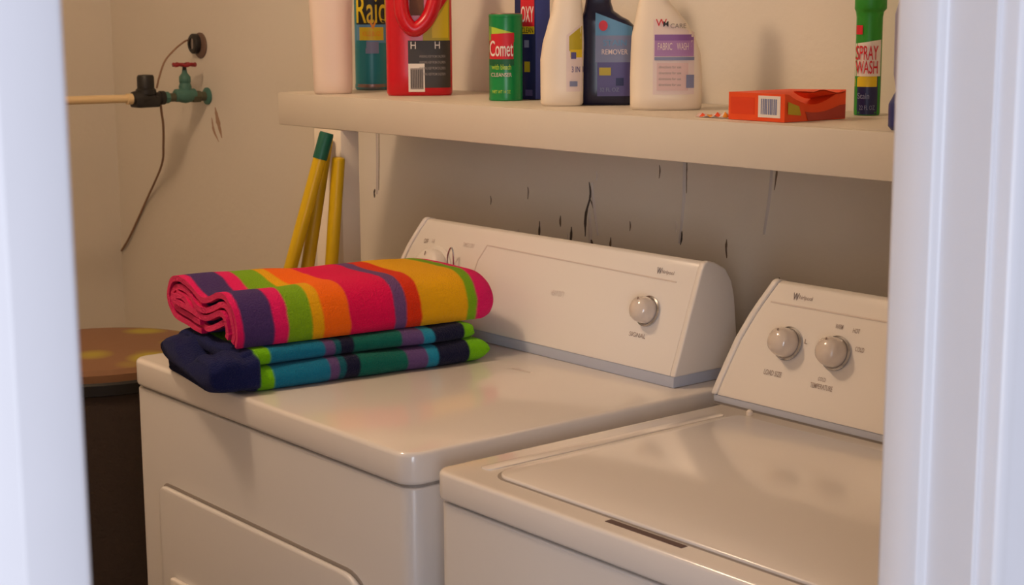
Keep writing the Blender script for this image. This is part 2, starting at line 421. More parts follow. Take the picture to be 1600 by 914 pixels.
tube('lower_wire', [W_(p) for p in catmull([(-1.484, .637, 1.240), (-1.502, .648, 1.215), (-1.530, .665, 1.184), (-1.590, .694, 1.134), (-1.672, .728, 1.075), (-1.816, .754, .974), (-1.917, .754, .873), (-1.97, .754, .83)], 6)], .0028, WIRE, wr, 8)
pg = thing('round_plug', 'black round socket on the back wall above the red valve wheel', 'plug', (-1.521, YB, 1.371))
ylathe('shadow_plate', [(.030, 0), (.030, .003), (.027, .005)], mat('shadow_plate_brown', (110, 86, 74), .6), pg, -.0002, .012, -.004)  # brown disc set off to the right, painted as the plug's shadow
ylathe('plug_body', [(.0235, 0), (.0235, .010), (.020, .013), (.013, .0135), (.0125, .011)], BLACK, pg, -.005)
box('pin_slot', (-.005, -.0166, -.012), (.004, -.0150, .013), P_GREY, pg, .0004)

# ------------------------------------------------------------------ broom handles leaning on the shelf post
def handle(label, top, bot, m, tip=None, cut=0):
    T = Vector(top); Bp = Vector(bot); d = T-Bp
    t = thing('broom_handle', label, 'handle', bot, 0, None)
    tl = .045 if tip else 0
    u = d.normalized()
    tube('pole', [u*.004, d-u*tl], .0118, m, t, 16)
    if tip:
        tube('tip_grip', [d-u*(tl+.002), d-u*.004, d], [.0128, .0128, .0118], tip, t, 16)
    else:
        tube('end_cap', [d-u*.0005, d+u*.003, d+u*.005], [.0117, .0108, .006], m, t, 16)
handle('yellow broom handle with a green tip, leftmost of the three by the post', (-.467, .434, 1.234), (-.620, .100, .0), YELLOW, GREENTIP)
handle('plain olive yellow broom handle crossing behind the green tipped one', (-.505, .4570, 1.218), (-.436, .160, .0), YELLOW2)
handle('shortest yellow broom handle, rightmost, standing almost upright by the post', (-.464, .4545, 1.186), (-.522, .366, .0), YELLOW)

# ------------------------------------------------------------------ round hamper left of the dryer
hp = thing('round_hamper', 'dark brown round hamper with mottled lid left of the dryer', 'hamper', (-.985, .225, 0))
lathe('body', [(.175, 0), (.185, .01), (.212, .74), (.212, .752)], HAMPER, hp, n=48)
lathe('rim', [(.2125, .750), (.219, .753), (.219, .772), (.214, .776)], HRIM, hp, n=48)
lathe('lid', [(.214, .7762), (.215, .790), (.208, .799), (.15, .803), (.05, .806)], HLID, hp, n=48)

# ------------------------------------------------------------------ machines
def cab_outline(x0, x1, y0, y1, r): return rrect(x0, y0, x1, y1, (r, r, .004, .004), 6)
def machine(root, hw_, ztop, lip, depth, doorf):
    fz = lambda a, b, d: (a, b, d)
    prism('cabinet', cab_outline(-hw_+.002, hw_-.002, .004, depth, .022), fz, .02, ztop-lip-.002, ENAMEL2, root, .003, 3)
    prism('seam_shade', cab_outline(-hw_+.006, hw_-.006, .009, depth-.01, .02), fz, ztop-lip-.0045, ztop-lip+.0025, SEAM, root)  # grey layer that paints the shade of the seam
    for sx in (-1, 1):
        for y in (.05, depth-.05):
            lathe('foot', [(.018, 0), (.02, .006), (.012, .010), (.012, .021)], BLACK, root, Matrix.Translation((sx*(hw_-.05), y, 0)), 12)
def console_profile(back):
    # front bottom -> face -> crown -> back
    return [(.4868, .9310), (.4895, .938)]+[(.4895+.05*i/8, .938+.138*i/8) for i in range(1, 8)]+[(.5395, 1.076), (.5445, 1.0855), (.552, 1.0885), (.566, 1.085), (.585, 1.074), (.598, 1.055), (.605, 1.03), (.612, .965), (.612, .9310)]
FY0, FZ0 = .4895, .938; FY1, FZ1 = .5395, 1.076
FD = Vector((0, FY1-FY0, FZ1-FZ0)); FL = FD.length; FD.normalize(); FN = Vector((0, -FD.z, FD.y))
def face(x, s, off=0, dz=0, dy=0):
    """point on the sloping console face: s metres up the face"""
    return Vector((x, FY0+dy, FZ0+dz))+FD*s+FN*off
def sz(z): return (z-FZ0)/FD.z
def knob(root, x, s, dz, dy, r=.0195, name='knob', km=None):
    c = face(x, s, .0004, dz, dy); R = Vector((0, 0, 1)).rotation_difference(FN).to_matrix().to_4x4()
    Mx = Matrix.Translation(c) @ R
    k = lathe(name, [(r*.95, .003), (r, .006), (r, .012), (r*.96, .018), (r*.85, .0235), (r*.62, .0275), (r*.3, .0295), (.001, .030)], km or KNOB, root, Mx, 32, 60)
    lathe('bezel', [(r*1.04, -.0002), (r*1.17, .0005), (r*1.17, .003), (r*1.05, .0042), (r*.93, .0036)], km or CHROME, k, Mx, 32)
    bm = bmesh.new()
    add_box(bm, (-.0012, .35*r, .0275), (.0012, .8*r, .0245+.003), .0004)
    for v in bm.verts: v.co = Mx @ v.co
    obj('pointer', bm, INK, k)
    return k
def strip(root, name, a, b, wd, m, dz, dy, h=.0008):
    """thin embossed line on the console face between (x, s) points"""
    bm = bmesh.new(); a = Vector(a); b = Vector(b); d = (b-a).normalized(); nrm = Vector((-d.y, d.x))*wd
    q = [a-nrm, b-nrm, b+nrm, a+nrm]
    lo = [bm.verts.new(face(p.x, p.y, -.0005, dz, dy)) for p in q]; hi = [bm.verts.new(face(p.x, p.y, h, dz, dy)) for p in q]
    bm.faces.new(hi)
    for i in range(4): bm.faces.new((lo[i], lo[(i+1) % 4], hi[(i+1) % 4], hi[i]))
    return obj(name, bm, m, root)
def console(root, x0, x1, dz, dy, lip_m, flare):
    before = set(root.children)
    _console(root, x0, x1, dz, dy, lip_m)
    # the left end cap sweeps outwards towards its foot
    tab = [(.90, flare), (.930, flare), (.960, min(flare, .048)), (1.005, min(flare, .037)), (1.047, min(flare, .020)), (1.083, 0), (1.2, 0)]
    for o in set(root.children)-before:
        for v in o.data.vertices:
            if v.co.x < x0+.02:
                for (za, fa), (zb, fb) in zip(tab, tab[1:]):
                    if za <= v.co.z-dz <= zb:
                        v.co.x -= fa+(fb-fa)*(v.co.z-dz-za)/(zb-za); break
def _console(root, x0, x1, dz, dy, lip_m):
    pr = [(y+dy, z+dz) for y, z in console_profile(0)]
    fx = lambda a, b, d: (d, a, b)
    prism('console', pr, fx, x0+.011, x1-.011, PLASTIC, root, .002, 2, 25)
    g = .0016
    pc = [(y+dy+(g if y > .58 else -g), z+dz+(g if z > 1 else 0)) for y, z in console_profile(0)]
    for a, b in ((x0, x0+.0105), (x1-.0105, x1)):
        prism('end_cap', pc, fx, a, b, PLASTIC, root, .0028, 3, 25)
    box('console_lip_shade', (x0+.004, .4880+dy, .9142), (x1-.004, .608+dy, .9312+dz), lip_m, root, .002)  # strip coloured as the shade and reflection beneath the console lip
    box('console_seam_shade', (x0+.004, .4905+dy, .9105), (x1-.004, .606+dy, .9150), SEAM, root)  # painted shade line where the console meets the top
def on_face(x, s, dz, dy, off=.0008):
    return lambda a, b: face(x+a, s+b, off, dz, dy)

# ---- dryer
dr = thing('dryer', 'white dryer with towels on top, left of the washer', 'dryer', (0, 0, 0))
HW = .3685
machine(dr, HW, .914, .043, .640, None)
prism('top', cab_outline(-HW, HW, 0, .640, .028), lambda a, b, d: (a, b, d), .8725, .914, ENAMEL, dr, .006, 3, 50)
fdoor = lambda a, b, d: (a, d, b)
prism('door_gap', rrect(-.2835, .2535, .2835, .7345, (.027, .027, .057, .022), 8), fdoor, .0028, .006, SEAM, dr)
dd = prism('door', rrect(-.281, .256, .281, .731, (.025, .025, .055, .02), 8), fdoor, -.0065, .0035, ENAMEL2, dr, .0045, 3)
box('door_handle', (-.235, -.016, .50), (-.165, -.0060, .597), PLASTIC, dd, .004, 3)
console(dr, -.340, .333, 0, 0, LIPSHADE, .034)
knob(dr, .249, sz(1.010), 0, 0)
kd = knob(dr, -.270, sz(1.003), 0, 0, .040, 'timer_dial', PLASTIC)
# chrome timer pointer standing proud of the dial skirt
P0 = face(-.241, sz(1.020)); tubep = [face(-0.224, sz(1.006), .004), face(-0.222, sz(1.030), .016), face(-0.215, sz(1.046), .020), face(-0.210, sz(1.038), .016), face(-0.209, sz(1.006), .004)]
tube('dial_clip', catmull(tubep, 5), .0014, CHROME, kd, 8)
strip(dr, 'embossed_line', (-.148, sz(1.062)), (.288, sz(1.056)), .0010, LINE, 0, 0)
strip(dr, 'embossed_line', (-.148, sz(1.062)), (-.162, sz(1.036)), .0010, LINE, 0, 0)
strip(dr, 'embossed_line', (-.162, sz(1.036)), (-.166, sz(.97)), .0008, LINE, 0, 0)
lettering('W', .010, .010, INKD, dr, on_face(.250, sz(1.0675), 0, 0))
lettering('hirlpool', .007, .024, INK, dr, on_face(.268, sz(1.0665), 0, 0))
lettering('SIGNAL', .0065, .034, INK, dr, on_face(.240, sz(.9755), 0, 0))
lettering('HEAVY DUTY', .009, .030, LINE, dr, on_face(.05, sz(1.01), 0, 0))
lettering('OFF', .008, .012, INK, dr, on_face(-.312, sz(1.052), 0, 0))
lettering('AIR', .007, .009, LINE, dr, on_face(-.292, sz(1.054), 0, 0))
lettering('TIMED DRY', .007, .030, LINE, dr, on_face(-.195, sz(1.057), 0, 0))
lettering('SUPER CAPACITY', .006, .05, LINE, dr, lambda a, b: (.10+a, .40+b, .9146))

# ---- washer
wx = .770
ws = thing('washer', 'white top loading washer, right of the dryer', 'washer', (wx, -.004, 0))
WH = .347
machine(ws, WH, .911, .036, .640, None)
prism('top', cab_outline(-WH, WH, 0, .640, .022), lambda a, b, d: (a, b, d), .8765, .911, ENAMEL, ws, .0045, 3, 50)
lid_o = rrect(-.282, .036, .282, .452, (.03, .03, .012, .012), 8)
prism('lid_gap', rrect(-.2855, .0325, .2855, .4555, (.032, .032, .014, .014), 8), lambda a, b, d: (a, b, d), .9095, .9114, SEAM, ws)
ld = prism('lid', lid_o, lambda a, b, d: (a, b, d), .9095, .9150, ENAMEL, ws, .0022, 3, 40)
box('finger_slot', (-.072, .0210, .908), (.040, .0305, .9116), DARK, ws, .0004, 1)  # dark strip at surface level, its colour standing for the recess shade
for sx in (-1, 1):
    prism('side_ridge', rrect(sx*.306-.010, .045, sx*.306+.010, .445, (.008,)*4, 4), lambda a, b, d: (a, b, d), .909, .9125, ENAMEL, ws, .0012, 2, 40)
    lathe('hinge_pin', [(.004, 0), (.004, .006), (.002, .008)], P_WHITE, ws, Matrix.Translation((sx*.278, .470, .9105)), 10)
DZ, DY = -.007, -.005
console(ws, .464-wx, .335, DZ, DY, LIPSHADE, .054)
knob(ws, .520-wx, sz(1.013), DZ, DY)
knob(ws, .600-wx, sz(1.013), DZ, DY)
knob(ws, .72-wx, sz(1.013), DZ, DY)
kd2 = knob(ws, .96-wx, sz(1.012), DZ, DY, .040, 'timer_dial', PLASTIC)
strip(ws, 'embossed_line', (.473-wx, sz(1.061)), (1.08-wx, sz(1.061)), .0010, LINE, DZ, DY)
lettering('W', .010, .010, INKD, ws, on_face(.513-wx, sz(1.0725), DZ, DY))
lettering('hirlpool', .007, .022, INK, ws, on_face(.530-wx, sz(1.0720), DZ, DY))
lettering('LOAD SIZE', .007, .030, INK, ws, on_face(.507-wx, sz(.9735), DZ, DY))
lettering('TEMPERATURE', .0065, .036, INK, ws, on_face(.590-wx, sz(.9700), DZ, DY))
lettering('COLD', .005, .012, INK, ws, on_face(.588-wx, sz(.9790), DZ, DY))
lettering('WARM', .006, .012, INK, ws, on_face(.594-wx, sz(1.0455), DZ, DY))
lettering('HOT', .006, .011, INK, ws, on_face(.622-wx, sz(1.0440), DZ, DY))
lettering('COLD', .006, .014, INK, ws, on_face(.634-wx, sz(1.0230), DZ, DY))
lettering('L', .006, .005, INK, ws, on_face(.548-wx, sz(1.020), DZ, DY))

# ------------------------------------------------------------------ towels
TA = math.atan2(-.11, .994)      # local +Y runs along the towels, local -X is the far side
pink = (236, 24, 108); purp = (74, 52, 112); grn = (128, 178, 24); yel = (240, 176, 10); org = (255, 112, 12); crim = (232, 6, 84); vio = (112, 76, 130); redo = (228, 54, 14)
PINKM = stripes('pink_striped_terry', [(-.03, pink), (.046, purp), (.092, pink), (.115, grn), (.154, yel), (.171, org), (.214, crim), (.288, vio), (.308, redo), (.334, yel), (.414, grn), (.430, pink)])
PHEM = mat('pink_terry_edge', (232, 62, 112), .95, .15, bump=.8, bump_scale=300)
nav = (22, 30, 84); lgrn = (120, 196, 10); blu = (16, 120, 160); pv = (100, 74, 128); dtl = (14, 92, 108); dgr = (10, 104, 92); nv2 = (22, 24, 56); tl2 = (28, 140, 176)
BLUEM = stripes('blue_striped_terry', [(-.03, nav), (0.055, lgrn), (0.079, blu), (0.165, pv), (0.181, dtl), (0.191, nv2), (0.213, dgr), (0.292, pv), (0.325, tl2), (0.344, nv2), (0.399, lgrn), (0.446, tl2)])

def nz(p, s, a): return a*noise.noise(Vector(p)*s)
tb_ = thing('blue_towel', 'folded blue and green striped towel lying on the dryer', 'towel', (-.062, -.022, .9145), TA)
def slab(name, z0, z1, width, t0, t1, x0, seed, ext=0, valley=.0):
    h = (z1-z0); r = h/2; bm = bmesh.new(); rings = []; nt_ = 46
    for i in range(nt_+1):
        f = i/nt_; t = t0+(t1-t0)*(.5-.5*math.cos(PI*f))
        e0 = min(1, (t-t0)/.018); e1 = min(1, (t1-t)/.020)
        k = math.sqrt(max(.0, 1-(1-e0)**2))*math.sqrt(max(0, 1-(1-e1)**2)); k = .5+.5*k
        ring = []
        pts = []
        nseg = 10
        for j in range(nseg+1):
            a = -PI/2+PI*j/nseg; pts.append((x0-r+r*math.cos(a), z0+r+r*math.sin(a)))
        for j in range(1, 20): pts.append((x0-r-(width-2*r)*j/20, z1))
        for j in range(nseg+1):
            a = PI/2+PI*j/nseg; pts.append((x0-width+r+r*math.cos(a), z0+r+r*math.sin(a)))
        for j in range(1, 20): pts.append((x0-width+r+(width-2*r)*j/20, z0))
        mz = z0+r
        for (x, z) in pts:
            u = (x0-x)/width
            zz = mz+(z-mz)*k
            if z > mz:
                dip = valley*math.exp(-((u-.5)/.17)**2)*math.exp(-max(0, t-.02)/.09)
                zz -= dip*(z-mz)/r
                zz += min(0, nz((x, t, z+seed), 16, .004)-.001)
            xx = x0-width/2+(x-(x0-width/2))*(1-.012*(1-k))
            xx += nz((t, z, seed), 14, .006)*(1-u)
            zz = max(zz, z0 if z0 > 0.001 else 0)
            tt = t+nz((x, z*3, seed+5), 20, .005)
            ring.append(bm.verts.new((xx, tt, zz)))
        rings.append(ring)
    n = len(rings[0])
    for a, b in zip(rings, rings[1:]):
        for i in range(n): bm.faces.new((a[i], a[(i+1) % n], b[(i+1) % n], b[i]))
    bm.faces.new(rings[0][::-1]); bm.faces.new(rings[-1])
    return obj(name, bm, BLUEM, tb_, angle=180)
slab('lower_fold', 0, .034, .245, .036, .434, .032, 1.3)
slab('upper_fold', .0345, .058, .236, .034, .418, .018, 4.1)
# the bunched navy end: both folds turn into one soft double lobe
bm = bmesh.new(); rings = []
for i in range(25):
    f = i/24; t = -.017+.071*(1-(1-f)**1.5) if i else -.017
    e0 = min(1, max(0, (t+.017)/.036)); k = .62+.38*math.sqrt(max(0, 1-(1-e0)**2)); kx = .95+.05*math.sqrt(max(0, 1-(1-e0)**2))
    ring = []; NP = 56
    for j in range(NP):
        a = 2*PI*j/NP; ca, sa = math.cos(a), math.sin(a)
        u = .5-.5*math.copysign(abs(ca)**.45, ca)                     # 0 near side .. 1 far side
        x = .037-.258*u; skew = .026*u
        top = .0585*(1-.62*math.exp(-((u-.50)/.15)**2))*(1-.10*u)
        edge = abs(sa)**.42
        z = .029+(top-.029)*edge*k if sa > 0 else .029-.0285*edge*(.55+.45*k)
        x = -.092+(x+.092)*kx+nz((x, t, z), 22, .006)
        if sa > 0: z += min(0, nz((x*1.3, t*1.6, 3), 26, .010)-.001)
        ring.append(bm.verts.new((x, t+skew+nz((x, z*2, 9), 24, .010), max(0, z))))
    rings.append(ring)
for a, b in zip(rings, rings[1:]):
    for i in range(len(a)): bm.faces.new((a[i], a[(i+1) % len(a)], b[(i+1) % len(a)], b[i]))
bm.faces.new(rings[0][::-1]); bm.faces.new(rings[-1])
obj('bunched_end', bm, BLUEM, tb_, angle=180)

pk = thing('pink_towel', 'folded pink, yellow, orange and green striped towel on top of the blue towel', 'towel', (-.062, -.022, .9145), TA)
PATH = [(-.002, .058), (.004, .075), (-.001, .098), (-.012, .118), (-.035, .131), (-.062, .131), (-.090, .122), (-.118, .115), (-.146, .121), (-.176, .132), (-.210, .136), (-.244, .128), (-.262, .110), (-.262, .088), (-.244, .070), (-.210, .064), (-.170, .062), (-.130, .060)]
FLAT = [(-.004, .058), (.002, .075), (-.002, .100), (-.014, .120), (-.035, .131), (-.062, .134), (-.090, .134), (-.118, .134), (-.146, .134), (-.176, .134), (-.205, .131), (-.228, .122), (-.240, .106), (-.240, .088), (-.228, .070), (-.205, .064), (-.170, .062), (-.130, .060)]
def sheet(k, t0, t1, roundend):
    bm = bmesh.new(); rings = []; nt_ = 40
    for i in range(nt_+1):
        f = i/nt_; t = t0+(t1-t0)*(1-(1-f)**1.6)
        wv = min(1, max(0, (t-.10)/.16)); wv = wv*wv*(3-2*wv)*.9
        C_ = [Vector((a[0]*(1-wv)+b[0]*wv, a[1]*(1-wv)+b[1]*wv, 0)) for a, b in zip(PATH, FLAT)]
        S = catmull(C_, 4); n = len(S); O = []; I = []
        for j in range(n):
            tg = (S[min(j+1, n-1)]-S[max(j-1, 0)]).normalized(); nr = Vector((-tg.y, tg.x, 0))   # inward
            bulge = nz((S[j].x, t, k*3.1), 13, .0035) if 4 < j < n-10 else 0
            O.append(S[j]+nr*(k*.0130-bulge)); I.append(S[j]+nr*(k*.0130+.0085-bulge))
        if roundend:
            e = min(1, (t1-t)/.035); kk = math.sqrt(max(0, 1-(1-e)**2)); kk = .58+.42*kk
            c = Vector((-.12, .096, 0))
            O = [Vector((c.x+(p.x-c.x)*(.9+.1*kk), c.y+(p.y-c.y)*kk, 0)) for p in O]
            I = [Vector((c.x+(p.x-c.x)*(.9+.1*kk), c.y+(p.y-c.y)*kk, 0)) for p in I]
        rg = []
        for j, p in enumerate(O+I[::-1]):
            jj = j if j < n else 2*n-1-j
            tt = t+nz((p.x*1.0, p.y, 7+k), 18, .006)*(1 if i else 1)
            rg.append(bm.verts.new((p.x, tt, max(p.y, .0595))))
        rings.append((rg, n))
    m2 = len(rings[0][0])
    for (a, n), (b, _) in zip(rings, rings[1:]):
        for i in range(m2): bm.faces.new((a[i], a[(i+1) % m2], b[(i+1) % m2], b[i]))
    a, n = rings[0]
    for i in range(n-1):
        fc = bm.faces.new((a[i], a[m2-1-i], a[m2-2-i], a[i+1])); fc.material_index = 1
    a, n = rings[-1]
    for i in range(n-1):
        bm.faces.new((a[i], a[i+1], a[m2-2-i], a[m2-1-i]))
    if roundend:
        bm.faces.new([a[i] for i in range(n)])
    me = bpy.data.meshes.new('towel_layer'); bmesh.ops.recalc_face_normals(bm, faces=bm.faces[:]); bm.to_mesh(me); bm.free()
    me.materials.append(PINKM); me.materials.append(PHEM)
    o = obj('towel_layer', me, None, pk, angle=60)
    return o
sheet(0, .036, .462, True)
for k in (1, 2, 3): sheet(k, .034+.003*(k % 2), .425, False)

# ------------------------------------------------------------------ things on the shelf
ZS = 1.2955
def on_shelf(name, label, cat, x, y, deg): return thing(name, label, cat, (x, y, ZS), math.radians(deg))

# 1 white jug at the left end
s = 1/861
j = on_shelf('white_jug', 'plain white jug at the left end of the shelf beside the teal can', 'jug', -.578, .521, 57)
b = Loft([(0, 28*s, .030, 0), (4*s, 30*s, .033, 0), (60*s, 31*s, .034, 0), (110*s, 32*s, .034, -1*s), (150*s, 34*s, .034, -1*s), (175*s, 30*s, .030, 0), (200*s, 18*s, .019, 0), (212*s, 15*s, .016, 0)], 2.8)
b.build('body', JUGW, j)
lathe('cap', [(.0185, 0), (.0185, .022), (.016, .025)], P_LBLUE, j, Matrix.Translation((0, 0, 212*s)), 20)
tube('handle', catmull([(0, .026, 178*s), (0, .045, 170*s), (0, .047, 140*s), (0, .030, 112*s)], 6), .007, JUGW, j, 10)

# 2 insecticide can
s = 1/822
c = on_shelf('spray_can', 'teal aerosol can with yellow lettering behind the red jug', 'can', -.651, .656, 55.7)
R = 25.5*s
b = Loft([(0, R*.97, R*.97, 0), (3*s, R*1.03, R*1.03, 0), (7*s, R*1.03, R*1.03, 0), (10*s, R, R, 0), (185*s, R, R, 0), (196*s, R*.8, R*.8, 0)], 2)
b.build('body', TEALP, c)
b.patch('rim_band', c, [(-R*.97, R*.97, 1*s, 9*s, STEEL)])
b.patch('label', c, [(-R*.97, R*.97, 100*s, 184*s, P_BLACK), (-R*.97, R*.97, 72*s, 100*s, P_LBLUE), (-R*.7, R*.75, 76*s, 96*s, P_YEL), (-R*.35, R*.45, 56*s, 74*s, P_BGREY), (-R*.9, -R*.3, 64*s, 76*s, TEALP)])
b.text('Raid', 1*s, 123*s, 42*s, 46*s, P_YEL, c)
b.text('v', 3*s, 100*s, 14*s, 14*s, P_ORANGE, c)
b.text('KILLS BUGS', 1*s, 86*s, 7*s, 28*s, P_ORANGE, c)
lathe('cap', [(R*.86, 0), (R*.86, .04), (R*.7, .046)], P_BLACK, c, Matrix.Translation((0, 0, 196*s)), 24)

# 3 red jug
s = 1/885
j = on_shelf('red_jug', 'big red detergent jug with dark label and loop handle', 'jug', -.415, .596, 54)
b = Loft([(0, 49*s, .031, 0), (4*s, 51*s, .034, 0), (100*s, 51*s, .035, 0), (150*s, 51*s, .035, 0), (185*s, 48*s, .033, 0), (210*s, 36*s, .027, 8*s), (226*s, 22*s, .020, 14*s), (236*s, 20*s, .019, 14*s)], 4)
b.build('body', RED, j)
b.patch('label', j, [(-17*s, 48*s, 12*s, 84*s, P_DGREY), (6*s, 47*s, 84*s, 92*s, P_OLIVE, 150*s), (20*s, 45*s, 88*s, 104*s, P_YEL, 144*s), (-17*s, 8*s, 6*s, 49*s, P_WHITE), (-14*s, 6*s, 10*s, 42*s, P_GREY)])
for k in range(7): b.patch('barcode_bar', j, [((-13+2.7*k)*s, (-11.8+2.7*k)*s, 12*s, 40*s, P_DGREY)], off=.0018)
for xx in (-9, 28): b.text('H', xx*s, 77*s, 11*s, 8*s, P_WHITE, j)
for k in range(4): b.text('WARNING KEEP FROM CHILDREN', 20*s, (60-9*k)*s, 4*s, 40*s, P_GREY, j)
hb = catmull([(-27*s, -.030, 190*s), (-27*s, -.043, 160*s), (-24*s, -.050, 122*s), (-8*s, -.052, 101*s), (13*s, -.050, 116*s), (25*s, -.045, 148*s), (30*s, -.032, 190*s)], 7)
tube('loop_handle', hb, .0130, RED, j, 14)
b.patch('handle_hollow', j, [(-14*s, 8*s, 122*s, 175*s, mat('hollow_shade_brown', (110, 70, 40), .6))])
lathe('cap', [(.024, 0), (.024, .030), (.020, .034)], P_WHITE, j, Matrix.Translation((14*s, 0, 236*s)), 24)

# 4 green cleanser can
s = 1/949; R = 26*s
c = on_shelf('cleanser_can', 'short green cleanser can with white lettering on red', 'can', -.169, .592, 50.9)
b = Loft([(0, R, R, 0), (2*s, R*1.02, R*1.02, 0), (5*s, R, R, 0), (127*s, R, R, 0), (129*s, R*1.02, R*1.02, 0), (132*s, R*1.0, R*1.0, 0)], 2)
b.build('body', GREEN, c)
b.patch('label', c, [(-R*.95, R*.45, 92*s, 114*s, P_LIME, 104*s), (-R*.96, R*.50, 90*s, 102*s, P_RED, 104*s), (-R*.96, R*.46, 60*s, 92*s, P_RED), (-R*.96, R*.5, 54*s, 64*s, P_DGREEN)])
b.text('Comet', -R*.26, 80*s, 24*s, 36*s, P_WHITE, c)
b.text('with bleach', -R*.26, 52*s, 8*s, 30*s, P_LIME, c)
b.text('CLEANSER', -R*.26, 40*s, 6*s, 32*s, P_PINK, c)
b.text('NET WT 14 OZ', -R*.26, 14*s, 5*s, 28*s, P_LIME, c)
lathe('lid', [(R*.9, 0), (R*.88, .002)], STEEL, c, Matrix.Translation((0, 0, 131.6*s)), 28)

# 5 tall blue box
s = 1/949
c = on_shelf('detergent_box', 'tall dark blue box with red and yellow lettering behind the green can', 'box', -.158, .650, 8)
box('carton', (-.034, -.018, 0), (.012, .018, .215), BLUEB, c, .0012)
fr = lambda x, z, o=.0007: (x, -.018-o, z)
bx = lambda x0, x1, z0, z1, m, o: box('printed_panel', (x0, -.018-o, z0), (x1, -.018+.0002, z1), m, c)
bx(-.020, .010, .118, .165, P_RED, .0003); bx(-.020, .010, .107, .119, P_YEL, .0004); bx(-.012, -.002, .085, .097, P_BGREY, .0004)
bx(-.012, 0, .045, .062, P_OLIVE, .0003); bx(-.010, .006, .006, .016, P_VIOLET, .0003)
box('blue_side', (.0120, -.0175, .001), (.0126, .0175, .214), BLUEB2, c)
lettering('OXY', .026, .028, P_WHITE, c, lambda a, b_: fr(-.005+a, .139+b_))
lettering('CLEAN', .009, .026, P_BLACK, c, lambda a, b_: fr(-.005+a, .113+b_))

# 6 white bottle behind the navy one
s = 1/1006
c = on_shelf('white_bottle', 'white bottle with yellow label half hidden by the navy bottle', 'bottle', .011, .557, 48.7)
b = Loft([(0, 30*s, .022, 0), (4*s, 33*s, .025, 0), (70*s, 33.5*s, .026, 0), (95*s, 32*s, .026, 2*s), (120*s, 28*s, .025, 5*s), (145*s, 24*s, .023, 8*s), (175*s, 19*s, .019, 9*s), (215*s, 15*s, .015, 9*s)], 2.6)
b.build('body', WHITEHD, c)
b.patch('label', c, [(7*s, 31*s, 22*s, 108*s, P_LPINK, 126*s), (11*s, 31*s, 84*s, 106*s, P_OLIVE, 122*s), (13*s, 31*s, 74*s, 86*s, P_YEL)])
b.patch('label', c, [(14*s, 22*s, 72*s, 82*s, P_VIOLET)], off=.0016)
b.patch('label', c, [(12*s, 24*s, 30*s, 38*s, P_BGREY)], off=.0016)
b.text('3 IN 1', 24*s, 56*s, 9*s, 18*s, P_VIOLET, c)
lathe('cap', [(.014, 0), (.0155, .001), (.0155, .024), (.012, .027)], WHITEHD, c, Matrix.Translation((9*s, 0, 215*s)), 20)

# 7 navy bottle
s = 1/1008
c = on_shelf('navy_bottle', 'navy blue bottle with light blue label and slanting shoulder', 'bottle', .036, .628, 47.3)
b = Loft([(0, 41*s, .026, 0), (4*s, 43*s, .028, 0), (60*s, 43*s, .029, 0), (108*s, 42.5*s, .029, 0), (122*s, 42*s, .028, -.5*s), (130*s, 38*s, .028, -4*s), (137*s, 30*s, .026, -9*s), (145*s, 23*s, .023, -13*s), (158*s, 20*s, .020, -14*s), (190*s, 17*s, .017, -12*s), (215*s, 15*s, .016, -12*s)], 4)
b.build('body', NAVY, c)
b.patch('label', c, [(-18*s, 39*s, 106*s, 142*s, P_LBLUE, 120*s), (-18*s, 39*s, 66*s, 107*s, P_BGREY), (-15*s, 39*s, 14*s, 66*s, P_VIOLET)])
b.patch('label', c, [(-12*s, 6*s, 46*s, 58*s, P_OLIVE)], off=.0020)
b.patch('label', c, [(14*s, 26*s, 30*s, 42*s, BLUEB)], off=.0020)
# red dot badge
bm = bmesh.new(); vs = [bm.verts.new(b.front((-6+7*math.cos(i*PI/8))*s, (122+8*math.sin(i*PI/8))*s, .0022)) for i in range(16)]; bm.faces.new(vs)
obj('badge', bm, P_RED, c)
b.text('STAIN', 12*s, 96*s, 9*s, 36*s, P_LBLUE, c, .0022); b.text('REMOVER', 12*s, 82*s, 8*s, 40*s, P_LPINK, c, .0022)
b.text('32 FL OZ', 4*s, 24*s, 6*s, 30*s, P_BGREY, c, .0022)
lathe('cap', [(.014, 0), (.015, .001), (.015, .026), (.012, .030)], P_WHITE, c, Matrix.Translation((-12*s, 0, 215*s)), 20)

# 8 white bottle with purple label
s = 1/1057
c = on_shelf('white_bottle', 'white bottle with purple band label, rightmost of the shelf bottles', 'bottle', .189, .605, 45.2)
b = Loft([(0, 53*s, .031, 0), (4*s, 55.5*s, .034, 0), (50*s, 56*s, .035, 0), (85*s, 54*s, .034, -1*s), (112*s, 49*s, .032, -5*s), (132*s, 41*s, .029, -9*s), (148*s, 33*s, .026, -14*s), (162*s, 25*s, .022, -19*s), (176*s, 20*s, .019, -20*s), (215*s, 17*s, .017, -20*s)], 3)
b.build('body', WHITEHD, c)
b.patch('label', c, [(-20*s, 43*s, 24*s, 138*s, P_LPINK, 118*s), (-18*s, 42*s, 82*s, 109*s, P_PURPLE), (-18*s, 42*s, 106*s, 115*s, P_DPURPLE), (-18*s, 43*s, 76*s, 81*s, P_BGREY), (-14*s, 34*s, 30*s, 72*s, P_PINK)])
b.patch('label', c, [(31*s, 43*s, 34*s, 54*s, P_BGREY)], off=.0026)
b.text('W', -8*s, 133*s, 11*s, 17*s, P_RED, c, .0028); b.text('M', -1*s, 131*s, 8*s, 8*s, P_BLACK, c, .0030)
b.text('CARE', 18*s, 128*s, 7*s, 24*s, P_GREY, c, .0026)
b.text('FABRIC', -2*s, 97*s, 11*s, 22*s, P_LPINK, c, .0030); b.text('WASH', 25*s, 97*s, 11*s, 18*s, P_LPINK, c, .0030)
